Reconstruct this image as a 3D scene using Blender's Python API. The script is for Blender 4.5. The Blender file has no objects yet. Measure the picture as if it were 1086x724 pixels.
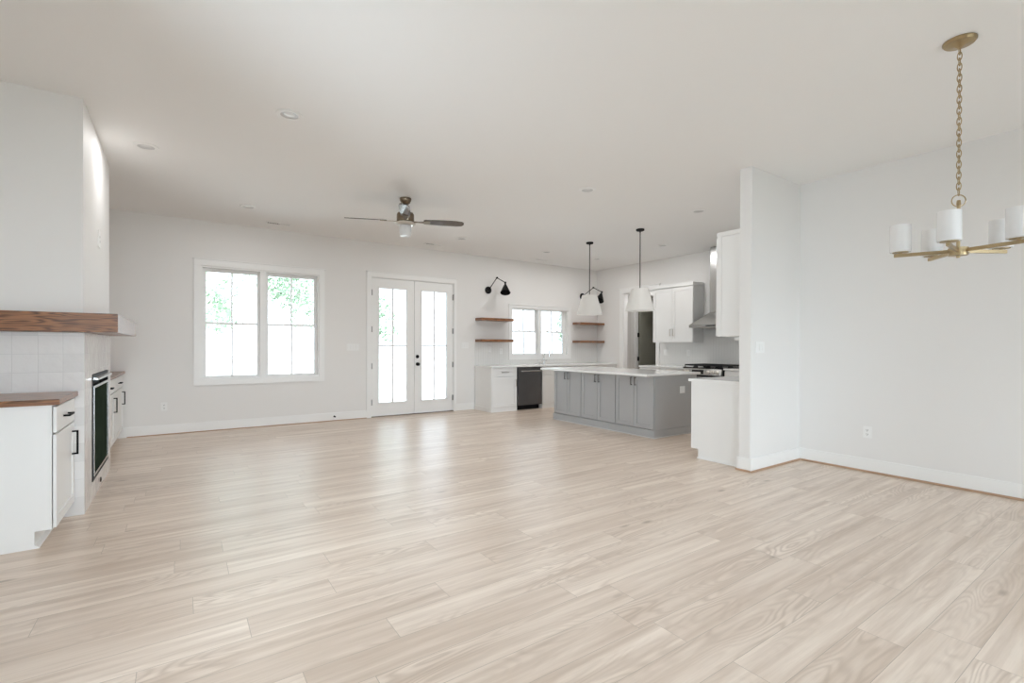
import bpy, bmesh, math, random
from mathutils import Vector, Matrix
random.seed(7)
SC = bpy.context.scene
COL = SC.collection

# ------------------------------------------------------------------ camera
FPX, YAW, PITCH, ROLL, SHIFT, EYE = 510.38, .6026, -.0039, .0035, 7.39, 1.2439
cam = bpy.data.cameras.new('camera'); cam.lens = FPX / 1086 * 36; cam.sensor_width = 36
cam.shift_y = SHIFT / 1086; cam.clip_start = .05; cam.clip_end = 300
camo = bpy.data.objects.new('camera', cam); COL.objects.link(camo)
xh = Vector((math.cos(YAW), -math.sin(YAW), 0)); yh = Vector((math.sin(YAW), math.cos(YAW), 0)); zh = Vector((0, 0, 1))
fw = yh * math.cos(PITCH) + zh * math.sin(PITCH); uph = -yh * math.sin(PITCH) + zh * math.cos(PITCH)
rt = xh * math.cos(ROLL) + uph * math.sin(ROLL); up = uph * math.cos(ROLL) - xh * math.sin(ROLL)
M = Matrix((rt, up, -fw)).transposed().to_4x4(); M.translation = (0, 0, EYE)
camo.matrix_world = M
SC.camera = camo

# ------------------------------------------------------------------ light and exposure
SC.view_settings.view_transform = 'Standard'; SC.view_settings.look = 'None'
SC.view_settings.gamma = 1; SC.view_settings.use_curve_mapping = False
SC.view_settings.exposure = 1.09
SKY = 6.0; SKY_GARDEN = 1.55
LAMP = {'living': 2.8, 'kitchen': 3.7}                     # watts in each recessed ceiling light, by circuit
W = bpy.data.worlds.new('sky'); SC.world = W; W.use_nodes = True
bg = W.node_tree.nodes['Background']; bg.inputs[0].default_value = (.89, 1.0, 1.14, 1)
# overcast sky, brighter on the sunny front side (-Y) than over the wooded garden (+Y)
_n = W.node_tree.nodes; _l = W.node_tree.links
_tc = _n.new('ShaderNodeTexCoord'); _sp = _n.new('ShaderNodeSeparateXYZ'); _mr = _n.new('ShaderNodeMapRange'); _mr.interpolation_type = 'SMOOTHSTEP'
_l.new(_tc.outputs['Generated'], _sp.inputs[0]); _l.new(_sp.outputs[1], _mr.inputs[0])
_mr.inputs[1].default_value = -.35; _mr.inputs[2].default_value = .45; _mr.inputs[3].default_value = SKY; _mr.inputs[4].default_value = SKY_GARDEN
_l.new(_mr.outputs[0], bg.inputs[1])
SC.cycles.max_bounces = 14; SC.cycles.diffuse_bounces = 10; SC.cycles.glossy_bounces = 5
SC.cycles.transparent_max_bounces = 12; SC.cycles.sample_clamp_indirect = 6
SC.cycles.caustics_reflective = False; SC.cycles.caustics_refractive = False

def portal(name, loc, rot, sx, sy):
    l = bpy.data.lights.new(name, 'AREA'); l.shape = 'RECTANGLE'; l.size = sx; l.size_y = sy
    l.cycles.is_portal = True
    o = bpy.data.objects.new(name, l); COL.objects.link(o); o.location = loc; o.rotation_euler = rot
HP = math.pi / 2
# area lights pointing -Z: rotate so that they face into the room
portal('daylight_portal', (1.05, 8.44, 1.57), (-HP, 0, 0), 1.65, 1.66)
portal('daylight_portal', (3.53, 8.44, 1.25), (-HP, 0, 0), 1.55, 2.3)
portal('daylight_portal', (6.46, 8.44, 1.56), (-HP, 0, 0), 1.5, 1.0)
REAR = -3.0
RW = [(-.9, 1.05, .3, 2.5), (2.5, 4.6, .3, 2.5)]        # unseen windows added behind the camera for even daylight
LW = (1.5, 2.8, .6, 2.3)                                  # unseen window added in the left wall for more daylight
DW = (-2.1, -1.2, .8, 2.0)                                   # dining wall window added out of view to raise the ambient light
portal('daylight_portal', (-1.25 - .14, (LW[0]+LW[1])/2, 1.4), (0, -HP, 0), 2.2, LW[1]-LW[0])
portal('daylight_portal', (5.675 + .14, (DW[0]+DW[1])/2, 1.4), (0, HP, 0), 2.2, DW[1]-DW[0])
for a, b, c, d in RW:
    portal('daylight_portal', ((a+b)/2, REAR - .17, (c+d)/2), (HP, 0, 0), b-a, d-c)

# ------------------------------------------------------------------ materials
def mat(name, col, rough=.5, metal=0, spec=.5, bump=0, bscale=60, coat=0, noise=0, nscale=6):
    m = bpy.data.materials.new(name); m.use_nodes = True
    nt = m.node_tree; p = nt.nodes['Principled BSDF']
    p.inputs['Base Color'].default_value = (*col, 1); p.inputs['Roughness'].default_value = rough
    p.inputs['Metallic'].default_value = metal; p.inputs['Specular IOR Level'].default_value = spec
    p.inputs['Coat Weight'].default_value = coat
    tc = nt.nodes.new('ShaderNodeTexCoord')
    if noise:
        n = nt.nodes.new('ShaderNodeTexNoise'); n.inputs['Scale'].default_value = nscale; n.inputs['Detail'].default_value = 4
        nt.links.new(tc.outputs['Object'], n.inputs['Vector'])
        mx = nt.nodes.new('ShaderNodeMix'); mx.data_type = 'RGBA'
        mx.inputs[6].default_value = (*[c * (1 - noise) for c in col], 1); mx.inputs[7].default_value = (*[min(1, c * (1 + noise)) for c in col], 1)
        nt.links.new(n.outputs['Fac'], mx.inputs[0]); nt.links.new(mx.outputs[2], p.inputs['Base Color'])
    if bump:
        n = nt.nodes.new('ShaderNodeTexNoise'); n.inputs['Scale'].default_value = bscale; n.inputs['Detail'].default_value = 3
        nt.links.new(tc.outputs['Object'], n.inputs['Vector'])
        b = nt.nodes.new('ShaderNodeBump'); b.inputs['Strength'].default_value = bump; b.inputs['Distance'].default_value = .004
        nt.links.new(n.outputs['Fac'], b.inputs['Height']); nt.links.new(b.outputs[0], p.inputs['Normal'])
    return m

class NT:
    """small node-building helper"""
    def __init__(s, m): s.nt = m.node_tree; s.p = s.nt.nodes['Principled BSDF']
    def n(s, t, **k):
        o = s.nt.nodes.new('ShaderNode' + t)
        for a, v in k.items(): setattr(o, a, v)
        return o
    def l(s, a, b): s.nt.links.new(a, b)
    def math(s, op, a, b=None, c=None):
        o = s.n('Math', operation=op)
        for i, v in enumerate((a, b, c)):
            if v is None: continue
            if isinstance(v, (int, float)): o.inputs[i].default_value = v
            else: s.l(v, o.inputs[i])
        return o.outputs[0]
    def mix(s, f, a, b, blend='MIX'):
        o = s.n('Mix', data_type='RGBA', blend_type=blend)
        for i, v in ((0, f), (6, a), (7, b)):
            if isinstance(v, (int, float)): o.inputs[i].default_value = v
            elif isinstance(v, tuple): o.inputs[i].default_value = (*v, 1)
            else: s.l(v, o.inputs[i])
        return o.outputs[2]
    def comb(s, x, y, z=0):
        o = s.n('CombineXYZ')
        for i, v in enumerate((x, y, z)):
            if isinstance(v, (int, float)): o.inputs[i].default_value = v
            else: s.l(v, o.inputs[i])
        return o.outputs[0]

def floor_material():
    m = mat('pale_oak_planks', (.6, .5, .42), .34, spec=.75); h = NT(m)
    tc = h.n('TexCoord'); sp = h.n('SeparateXYZ'); h.l(tc.outputs['Object'], sp.inputs[0])
    X, Y = sp.outputs[0], sp.outputs[1]
    def brick(c1, c2, mortar, ms):
        b = h.n('TexBrick', offset=0, offset_frequency=2, squash=1)
        b.inputs['Color1'].default_value = c1; b.inputs['Color2'].default_value = c2; b.inputs['Mortar'].default_value = mortar
        b.inputs['Scale'].default_value = 1; b.inputs['Mortar Size'].default_value = ms; b.inputs['Mortar Smooth'].default_value = .1
        b.inputs['Brick Width'].default_value = 1.24; b.inputs['Row Height'].default_value = .178
        h.l(shifted, b.inputs['Vector']); return b
    row = h.math('FLOOR', h.math('DIVIDE', Y, .178))
    wn = h.n('TexWhiteNoise', noise_dimensions='1D'); h.l(row, wn.inputs['W'])
    shifted = h.comb(h.math('ADD', X, h.math('MULTIPLY', wn.outputs['Value'], 1.24)), Y)
    br = brick((0, 0, 0, 1), (1, 1, 1, 1), (0, 0, 0, 1), 0.0)
    gap = brick((1, 1, 1, 1), (1, 1, 1, 1), (0, 0, 0, 1), .0012)
    rs = h.n('SeparateColor'); h.l(br.outputs['Color'], rs.inputs[0]); R = rs.outputs[0]
    off = h.math('MULTIPLY', R, 71.3)
    # long soft streaks
    n1 = h.n('TexNoise'); n1.inputs['Scale'].default_value = 1; n1.inputs['Detail'].default_value = 5; n1.inputs['Roughness'].default_value = .6
    h.l(h.comb(h.math('ADD', h.math('MULTIPLY', X, .9), off), h.math('MULTIPLY', Y, 17), off), n1.inputs['Vector'])
    # cathedral grain: contour lines of a stretched noise
    n2 = h.n('TexNoise'); n2.inputs['Scale'].default_value = 1; n2.inputs['Detail'].default_value = 1.5; n2.inputs['Roughness'].default_value = .45
    h.l(h.comb(h.math('ADD', h.math('MULTIPLY', X, 1.15), off), h.math('MULTIPLY', Y, 7.0), h.math('ADD', off, 9)), n2.inputs['Vector'])
    rings = h.math('SINE', h.math('MULTIPLY', n2.outputs['Fac'], 120))
    rings = h.math('POWER', h.math('MULTIPLY_ADD', rings, .5, .5), 1.7)
    n3 = h.n('TexNoise'); n3.inputs['Scale'].default_value = 1; n3.inputs['Detail'].default_value = 2
    h.l(h.comb(h.math('ADD', h.math('MULTIPLY', X, .8), off), h.math('MULTIPLY', Y, 3)), n3.inputs['Vector'])
    rm = h.n('MapRange'); rm.inputs[1].default_value = .44; rm.inputs[2].default_value = .66; h.l(n3.outputs['Fac'], rm.inputs[0])
    rings = h.math('MULTIPLY', rings, rm.outputs[0])
    # fine fibre
    n4 = h.n('TexNoise'); n4.inputs['Scale'].default_value = 1; n4.inputs['Detail'].default_value = 3
    h.l(h.comb(h.math('ADD', h.math('MULTIPLY', X, 5), off), h.math('MULTIPLY', Y, 150)), n4.inputs['Vector'])
    # knots
    base = h.mix(R, (.79, .67, .57), (.93, .815, .71))
    st = h.n('MapRange'); st.inputs[1].default_value = .35; st.inputs[2].default_value = .68; h.l(n1.outputs['Fac'], st.inputs[0])
    c = h.mix(h.math('MULTIPLY', st.outputs[0], .85), base, (.56, .435, .34))
    c = h.mix(h.math('MULTIPLY', rings, .58), c, (.49, .375, .29))
    vo = h.n('TexVoronoi'); vo.inputs['Scale'].default_value = 1
    h.l(h.comb(h.math('ADD', h.math('MULTIPLY', X, 1.1), off), h.math('MULTIPLY', Y, 3.2)), vo.inputs['Vector'])
    kn = h.n('MapRange'); kn.inputs[1].default_value = .075; kn.inputs[2].default_value = .02; h.l(vo.outputs['Distance'], kn.inputs[0])
    c = h.mix(h.math('MULTIPLY', kn.outputs[0], .75), c, (.30, .215, .15))
    c = h.mix(h.math('MULTIPLY', n4.outputs['Fac'], .26), c, (.45, .36, .28))
    gs = h.n('SeparateColor'); h.l(gap.outputs['Color'], gs.inputs[0])
    c = h.mix(gs.outputs[0], (.44, .36, .29), c)
    h.l(c, h.p.inputs['Base Color'])
    b = h.n('Bump'); b.inputs['Strength'].default_value = .12; b.inputs['Distance'].default_value = .002
    h.l(h.math('ADD', h.math('MULTIPLY', n4.outputs['Fac'], .4), h.math('MULTIPLY', gs.outputs[0], 1.5)), b.inputs['Height'])
    h.l(b.outputs[0], h.p.inputs['Normal'])
    return m

def wood_material(name, axis, light, dark, rough=.33, coat=.35):
    m = mat(name, light, rough, coat=coat); h = NT(m)
    tc = h.n('TexCoord'); sp = h.n('SeparateXYZ'); h.l(tc.outputs['Object'], sp.inputs[0])
    s = [sp.outputs[i] for i in range(3)]
    k = [9, 9, 22]; k[axis] = 1.6
    vec = h.comb(*[h.math('MULTIPLY', s[i], k[i]) for i in range(3)])
    n = h.n('TexNoise'); n.inputs['Scale'].default_value = 1; n.inputs['Detail'].default_value = 2; n.inputs['Roughness'].default_value = .5
    h.l(vec, n.inputs['Vector'])
    ring = h.math('MULTIPLY_ADD', h.math('SINE', h.math('MULTIPLY', n.outputs['Fac'], 75)), .5, .5)
    k = [160, 160, 160]; k[axis] = 5
    n2 = h.n('TexNoise'); n2.inputs['Scale'].default_value = 1; n2.inputs['Detail'].default_value = 3
    h.l(h.comb(*[h.math('MULTIPLY', s[i], k[i]) for i in range(3)]), n2.inputs['Vector'])
    f = h.math('MULTIPLY', h.math('POWER', ring, 1.6), h.math('MULTIPLY_ADD', n2.outputs['Fac'], .9, .35))
    h.l(h.mix(f, light, dark), h.p.inputs['Base Color'])
    b = h.n('Bump'); b.inputs['Strength'].default_value = .15; b.inputs['Distance'].default_value = .002
    h.l(n2.outputs['Fac'], b.inputs['Height']); h.l(b.outputs[0], h.p.inputs['Normal'])
    return m

def tile_material(name, size, col, groutc, rough=.12):
    m = mat(name, col, rough); h = NT(m)
    tc = h.n('TexCoord'); sp = h.n('SeparateXYZ'); h.l(tc.outputs['Object'], sp.inputs[0])
    v = h.comb(h.math('ADD', sp.outputs[0], sp.outputs[1]), sp.outputs[2])
    b = h.n('TexBrick', offset=0); b.inputs['Scale'].default_value = 1
    b.inputs['Color1'].default_value = (*[c * .9 for c in col], 1); b.inputs['Color2'].default_value = (*[min(1, c * 1.04) for c in col], 1)
    b.inputs['Mortar'].default_value = (*groutc, 1); b.inputs['Mortar Size'].default_value = .0022; b.inputs['Mortar Smooth'].default_value = .4
    b.inputs['Brick Width'].default_value = size; b.inputs['Row Height'].default_value = size
    h.l(v, b.inputs['Vector']); h.l(b.outputs['Color'], h.p.inputs['Base Color'])
    n = h.n('TexNoise'); n.inputs['Scale'].default_value = 17; n.inputs['Detail'].default_value = 2; h.l(tc.outputs['Object'], n.inputs['Vector'])
    bp = h.n('Bump'); bp.inputs['Strength'].default_value = .35; bp.inputs['Distance'].default_value = .006
    h.l(h.math('SUBTRACT', n.outputs['Fac'], h.math('MULTIPLY', b.outputs['Fac'], .5)), bp.inputs['Height']); h.l(bp.outputs[0], h.p.inputs['Normal'])
    return m

def chevron_material(name, col, groutc):
    m = mat(name, col, .15); h = NT(m)
    tc = h.n('TexCoord'); sp = h.n('SeparateXYZ'); h.l(tc.outputs['Object'], sp.inputs[0])
    u = h.math('ADD', sp.outputs[0], sp.outputs[1]); w = .11
    fr = h.math('FRACT', h.math('DIVIDE', u, w))
    tri = h.math('ABSOLUTE', h.math('SUBTRACT', fr, .5))
    vv = h.math('ADD', sp.outputs[2], h.math('MULTIPLY', tri, w))
    rowf = h.math('FRACT', h.math('DIVIDE', vv, .036))
    g1 = h.math('GREATER_THAN', h.math('ABSOLUTE', h.math('SUBTRACT', rowf, .5)), .44)
    g2 = h.math('LESS_THAN', tri, .018); g3 = h.math('GREATER_THAN', tri, .482)
    g = h.math('MAXIMUM', g1, h.math('MAXIMUM', g2, g3))
    h.l(h.mix(g, col, groutc), h.p.inputs['Base Color'])
    bp = h.n('Bump'); bp.inputs['Strength'].default_value = .5; bp.inputs['Distance'].default_value = .003; bp.invert = True
    h.l(g, bp.inputs['Height']); h.l(bp.outputs[0], h.p.inputs['Normal'])
    return m

def glass_material():
    m = bpy.data.materials.new('window_glass'); m.use_nodes = True; nt = m.node_tree; nt.nodes.clear()
    o = nt.nodes.new('ShaderNodeOutputMaterial'); mx = nt.nodes.new('ShaderNodeMixShader')
    t = nt.nodes.new('ShaderNodeBsdfTransparent'); t.inputs[0].default_value = (.96, .98, .97, 1)
    g = nt.nodes.new('ShaderNodeBsdfGlossy'); g.inputs['Roughness'].default_value = .02
    f = nt.nodes.new('ShaderNodeFresnel'); f.inputs[0].default_value = 1.35
    nt.links.new(f.outputs[0], mx.inputs[0]); nt.links.new(t.outputs[0], mx.inputs[1]); nt.links.new(g.outputs[0], mx.inputs[2])
    nt.links.new(mx.outputs[0], o.inputs[0]); return m

def translucent_material(name, col, rough, k=.4):
    m = mat(name, col, rough); h = NT(m)
    t = h.n('BsdfTranslucent'); t.inputs[0].default_value = (*col, 1)
    mx = h.n('MixShader'); mx.inputs[0].default_value = k
    out = [n for n in h.nt.nodes if n.type == 'OUTPUT_MATERIAL'][0]
    h.l(h.p.outputs[0], mx.inputs[1]); h.l(t.outputs[0], mx.inputs[2]); h.l(mx.outputs[0], out.inputs[0])
    return m

WALL = mat('warm_white_wall_paint', (.80, .79, .775), .6, bump=.04, bscale=180)
CEIL = mat('ceiling_paint', (.87, .865, .855), .7, bump=.04, bscale=150)
TRIM = mat('white_trim_paint', (.86, .86, .85), .35, noise=.01)
CABW = mat('white_cabinet_paint', (.84, .84, .83), .35, noise=.01)
CABG = mat('grey_cabinet_paint', (.42, .425, .43), .4, noise=.02)
QUARTZ = mat('white_quartz', (.88, .88, .87), .15, noise=.015, nscale=9)
BLACK = mat('matt_black_metal', (.012, .012, .013), .55, spec=.12, noise=.1)
BRONZE = mat('bronze_metal', (.20, .155, .11), .3, metal=1, noise=.1)
NICKEL = mat('satin_nickel', (.66, .63, .58), .28, metal=1, noise=.03)
HINGE = mat('dark_nickel', (.30, .29, .28), .35, metal=1, noise=.05)
BRASS = mat('aged_brass', (.42, .32, .185), .32, metal=1, noise=.1, nscale=30)
STEEL = mat('stainless_steel', (.50, .50, .49), .25, metal=1, noise=.04, nscale=30)
CHROME = mat('polished_chrome', (.8, .8, .8), .08, metal=1, noise=.01)
DARKST = mat('black_stainless_steel', (.15, .15, .155), .36, metal=.85, noise=.08)
PLASTIC = mat('white_plastic', (.85, .85, .84), .4, noise=.01)
SLOT = mat('dark_slot', (.06, .06, .06), .6, noise=.05)
GAP = mat('shadow_gap', (.03, .03, .03), .9, noise=.05)
CAST = mat('cast_iron', (.014, .014, .015), .55, bump=.1, bscale=200)
BGLASS = mat('black_cooktop_glass', (.01, .01, .011), .08, noise=.05)
MESHS = mat('dark_green_firebox_glass', (.030, .043, .030), .9, spec=.0, noise=.3, nscale=7)  # dark green base colour, rough and without gloss
SHADE = translucent_material('white_linen_shade', (.93, .925, .91), .8, .45)
OPAL = translucent_material('white_opal_glass', (.95, .95, .95), .15, .5)
BLADE = mat('dark_walnut_blade', (.085, .062, .048), .16, spec=.9, noise=.2, nscale=14)
SHOE = mat('oak_shoe_moulding', (.50, .33, .22), .5, noise=.15, nscale=12)
FLOOR = floor_material()
OAKX = wood_material('stained_oak_lengthways', 0, (.31, .135, .055), (.06, .022, .009))
OAKY = wood_material('stained_oak_depthways', 1, (.31, .135, .055), (.06, .022, .009))
TILE = tile_material('glazed_white_square_tile', .131, (.80, .785, .775), (.70, .69, .68))
CHEV = chevron_material('white_chevron_tile', (.80, .795, .78), (.64, .64, .62))
GLASS = glass_material()
LAWN = mat('pale_dry_grass', (.43, .43, .40), .9, noise=.25, nscale=2)
DECK = mat('grey_deck_boards', (.55, .55, .54), .7, noise=.08)
LEAF = mat('green_leaves', (.17, .24, .15), .7, noise=.3, nscale=3)
BARK = mat('grey_bark', (.34, .30, .27), .9, noise=.3, nscale=8)

# ------------------------------------------------------------------ mesh helpers
class MB:
    def __init__(s): s.bm = bmesh.new()
    def box(s, x0, x1, y0, y1, z0, z1):
        v = [s.bm.verts.new(p) for p in ((x0,y0,z0),(x1,y0,z0),(x1,y1,z0),(x0,y1,z0),(x0,y0,z1),(x1,y0,z1),(x1,y1,z1),(x0,y1,z1))]
        for f in ((3,2,1,0),(4,5,6,7),(0,1,5,4),(1,2,6,5),(2,3,7,6),(3,0,4,7)): s.bm.faces.new([v[i] for i in f])
        return s
    def prism(s, poly, axis, a, b):
        """extrude a 2D polygon along axis (0,1,2) from a to b; poly gives the two other coordinates in order"""
        def P(p, t):
            q = list(p); q.insert(axis, t); return q
        A = [s.bm.verts.new(P(p, a)) for p in poly]; B = [s.bm.verts.new(P(p, b)) for p in poly]
        n = len(poly); s.bm.faces.new(A[::-1]); s.bm.faces.new(B)
        for i in range(n): s.bm.faces.new((A[i], A[(i+1) % n], B[(i+1) % n], B[i]))
        return s
    def lathe(s, c, prof, axis=2, seg=32, sgn=1):
        """revolve prof [(radius, height)] about axis through c"""
        rings = []
        for r, hgt in prof:
            ring = []
            for i in range(seg):
                a = 2 * math.pi * i / seg; p = [r * math.cos(a), r * math.sin(a)]; p.insert(axis, hgt * sgn)
                ring.append(s.bm.verts.new((c[0] + p[0], c[1] + p[1], c[2] + p[2])))
            rings.append(ring)
        for A, B in zip(rings, rings[1:]):
            for i in range(seg): s.bm.faces.new((A[i], A[(i+1) % seg], B[(i+1) % seg], B[i]))
        if prof[0][0] > 1e-6 and prof[0] != prof[-1]:
            s.bm.faces.new(rings[0][::-1]); s.bm.faces.new(rings[-1])
        return s
    def tube(s, pts, r, seg=10, closed=False):
        pts = [Vector(p) for p in pts]; n = len(pts); rings = []; prev = None
        for i, p in enumerate(pts):
            if closed: t = pts[(i+1) % n] - pts[i-1]
            else: t = pts[min(i+1, n-1)] - pts[max(i-1, 0)]
            t.normalize()
            if prev is None:
                a = Vector((0, 0, 1)) if abs(t.z) < .9 else Vector((1, 0, 0)); u = t.cross(a).normalized()
            else: u = (prev - t * prev.dot(t)).normalized()
            prev = u; w = t.cross(u)
            rr = r[i] if isinstance(r, (list, tuple)) else r
            rings.append([s.bm.verts.new(p + (u * math.cos(2*math.pi*k/seg) + w * math.sin(2*math.pi*k/seg)) * rr) for k in range(seg)])
        m = n if closed else n - 1
        for i in range(m):
            A, B = rings[i], rings[(i+1) % n]
            for k in range(seg): s.bm.faces.new((A[k], A[(k+1) % seg], B[(k+1) % seg], B[k]))
        if not closed: s.bm.faces.new(rings[0][::-1]); s.bm.faces.new(rings[-1])
        return s
    def ob(s, o, face, u0, u1, z0, z1, d0, d1):
        """box on a vertical face: o = facing direction, u along the face, d outward"""
        if o == '-y': return s.box(u0, u1, face - d1, face - d0, z0, z1)
        if o == '+y': return s.box(u0, u1, face + d0, face + d1, z0, z1)
        if o == '-x': return s.box(face - d1, face - d0, u0, u1, z0, z1)
        if o == '+x': return s.box(face + d0, face + d1, u0, u1, z0, z1)
    def xf(s, mtx): bmesh.ops.transform(s.bm, matrix=mtx, verts=s.bm.verts); return s
    def build(s, name, m, parent=None, bevel=0, smooth=False, loc=None):
        bmesh.ops.recalc_face_normals(s.bm, faces=s.bm.faces)
        if bevel: bmesh.ops.bevel(s.bm, geom=[e for e in s.bm.edges if len(e.link_faces) == 2 and e.calc_face_angle(0) > .6], offset=bevel, segments=2, affect='EDGES', clamp_overlap=True)
        base = Vector((0, 0, 0))
        q = parent
        while q is not None: base += q.location; q = q.parent
        if loc is not None: base = base + Vector(loc)
        bmesh.ops.translate(s.bm, vec=-base, verts=s.bm.verts)
        me = bpy.data.meshes.new(name); s.bm.to_mesh(me); s.bm.free()
        if smooth:
            for f in me.polygons: f.use_smooth = True
            try: me.set_sharp_from_angle(angle=math.radians(35))
            except Exception: pass
        me.materials.append(m)
        o = bpy.data.objects.new(name, me); COL.objects.link(o)
        if parent is not None: o.parent = parent
        if loc is not None: o.location = loc
        return o

def thing(name, label, cat, loc, group=None):
    o = bpy.data.objects.new(name, None); COL.objects.link(o); o.location = loc; o.empty_display_size = .1
    return tag(o, label, cat, group)
def tag(o, label, cat, group=None, kind=None):
    o['label'] = label; o['category'] = cat
    if group: o['group'] = group
    if kind: o['kind'] = kind
    return o
def struct(o, label=None, cat=None):
    o['kind'] = 'structure'
    if label: o['label'] = label
    if cat: o['category'] = cat
    return o
def sempty(name, loc, label, cat):
    o = bpy.data.objects.new(name, None); COL.objects.link(o); o.location = loc; return struct(o, label, cat)
def dup(root, loc, label, group=None):
    r = root.copy(); COL.objects.link(r); r.location = loc; r['label'] = label
    if group: r['group'] = group
    for ch in root.children:
        c = ch.copy(); COL.objects.link(c); c.parent = r
        for g in ch.children:
            d = g.copy(); COL.objects.link(d); d.parent = c
    return r

OFF = .004                                                  # doors stand this far off the carcass
def shaker(o, face, u0, u1, z0, z1, parent, m, rail=.058, thick=.02, name='door'):
    b = MB()
    g = OFF; b.ob(o, face, u0 + .004, u1 - .004, z0 + .004, z1 - .004, g, thick - .009)
    b.ob(o, face, u0, u0 + rail, z0, z1, g, thick); b.ob(o, face, u1 - rail, u1, z0, z1, g, thick)
    b.ob(o, face, u0 + rail, u1 - rail, z0, z0 + rail, g, thick); b.ob(o, face, u0 + rail, u1 - rail, z1 - rail, z1, g, thick)
    return b.build(name, m, parent)
def slab(o, face, u0, u1, z0, z1, parent, m, thick=.02, name='drawer'):
    return MB().ob(o, face, u0, u1, z0, z1, OFF, thick).build(name, m, parent, bevel=.002)
def pull(o, face, u, z, ln, vert, parent, m, d=.035, t=.011):
    b = MB()
    if vert:
        b.ob(o, face, u - t/2, u + t/2, z - ln/2, z + ln/2, d - t, d)
        for zz in (z - ln/2 + t/2, z + ln/2 - t/2): b.ob(o, face, u - t/2, u + t/2, zz - t/2, zz + t/2, 0, d)
    else:
        b.ob(o, face, u - ln/2, u + ln/2, z - t/2, z + t/2, d - t, d)
        for uu in (u - ln/2 + t/2, u + ln/2 - t/2): b.ob(o, face, uu - t/2, uu + t/2, z - t/2, z + t/2, 0, d)
    return b.build('handle', m, parent)

# ------------------------------------------------------------------ room shell
ZC = 3.05; YB = 8.275; XL = -1.25; XR = 5.675; XK = 8.139; YP0, YP1 = 2.60, 2.725; XP = 4.677
def wall_with_holes(name, axis, u0, u1, d0, d1, holes, label):
    """axis 'y': wall lies along X, thickness in Y; holes (u0,u1,z0,z1)"""
    b = MB()
    def bx(a, c, z0, z1):
        if c - a < 1e-4 or z1 - z0 < 1e-4: return
        if axis == 'y': b.box(a, c, d0, d1, z0, z1)
        else: b.box(d0, d1, a, c, z0, z1)
    cur = u0
    for a, c, z0, z1 in sorted(holes):
        bx(cur, a, 0, ZC); bx(a, c, 0, z0); bx(a, c, z1, ZC); cur = c
    bx(cur, u1, 0, ZC)
    bmesh.ops.remove_doubles(b.bm, verts=b.bm.verts, dist=1e-5)
    return struct(b.build(name, WALL), label, 'wall')

struct(MB().box(XL - .12, 10.9, REAR - .15, YB + .145, -.12, 0).build('floor', FLOOR), 'pale oak plank floor of the open plan room', 'floor')
struct(MB().box(XL - .12, 10.9, REAR - .15, YB + .145, ZC, ZC + .15).build('ceiling', CEIL), 'smooth white painted ceiling', 'ceiling')
W1 = (.235, 1.86, .755, 2.40); D1 = (2.715, 4.335, 0, 2.455); W2 = (5.685, 7.23, 1.045, 2.055)
wall_with_holes('wall_back', 'y', XL - .12, 10.9, YB, YB + .145, [W1, D1, W2], 'long back wall with the window and glazed doors')
wall_with_holes('wall_rear', 'y', XL - .12, XR + .12, REAR - .15, REAR, RW, 'wall behind the viewpoint with tall windows added for daylight')
wall_with_holes('wall_left', 'x', REAR, YB, XL - .12, XL, [LW], 'left wall beside the chimney breast')
wall_with_holes('wall_right', 'x', REAR, YP0, XR, XR + .12, [DW], 'white wall behind the chandelier')
struct(MB().box(XP, XK + .12, YP0, YP1, 0, ZC).build('wall_partition', WALL, bevel=.006), 'stub wall dividing the dining corner from the kitchen', 'wall')
PO = (6.54, 7.447, 0, 2.44)
wall_with_holes('wall_kitchen', 'x', YP1, YB, XK, XK + .12, [PO], 'kitchen end wall with the range hood')
# chimney breast with firebox recess
CX = -.593; CY0, CY1 = 4.70, 6.27; FB = (5.06, 6.055, .145, 1.01)
b = MB(); b.box(XL, CX, CY0, FB[0], 0, ZC); b.box(XL, CX, FB[1], CY1, 0, ZC)
b.box(XL, CX, FB[0], FB[1], 0, FB[2]); b.box(XL, CX, FB[0], FB[1], FB[3], ZC); b.box(XL, CX - .35, FB[0], FB[1], FB[2], FB[3])
bmesh.ops.remove_doubles(b.bm, verts=b.bm.verts, dist=1e-5)
struct(b.build('wall_chimney', WALL), 'tall white chimney breast above the wooden mantel', 'wall')
# little lobby beyond the kitchen opening and the dark room behind it
LX = 9.0
b = MB(); b.box(LX, LX + .11, 5.9, 7.08, 0, ZC); b.box(LX, LX + .11, 7.877, YB, 0, ZC); b.box(LX, LX + .11, 7.08, 7.877, 2.44, ZC)
struct(b.build('wall_lobby', WALL), 'lobby wall seen through the kitchen opening', 'wall')
struct(MB().box(XK + .12, LX + .11, 5.8, 5.9, 0, ZC).build('wall_lobby_side', WALL), 'side wall of the lobby', 'wall')
struct(MB().box(10.75, 10.87, 5.8, YB, 0, ZC).build('wall_closet', WALL), 'end wall of the unlit closet', 'wall')
struct(MB().box(LX + .11, 10.75, 5.8, 5.9, 0, ZC).build('wall_closet_side', WALL), 'side wall of the unlit closet', 'wall')

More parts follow.
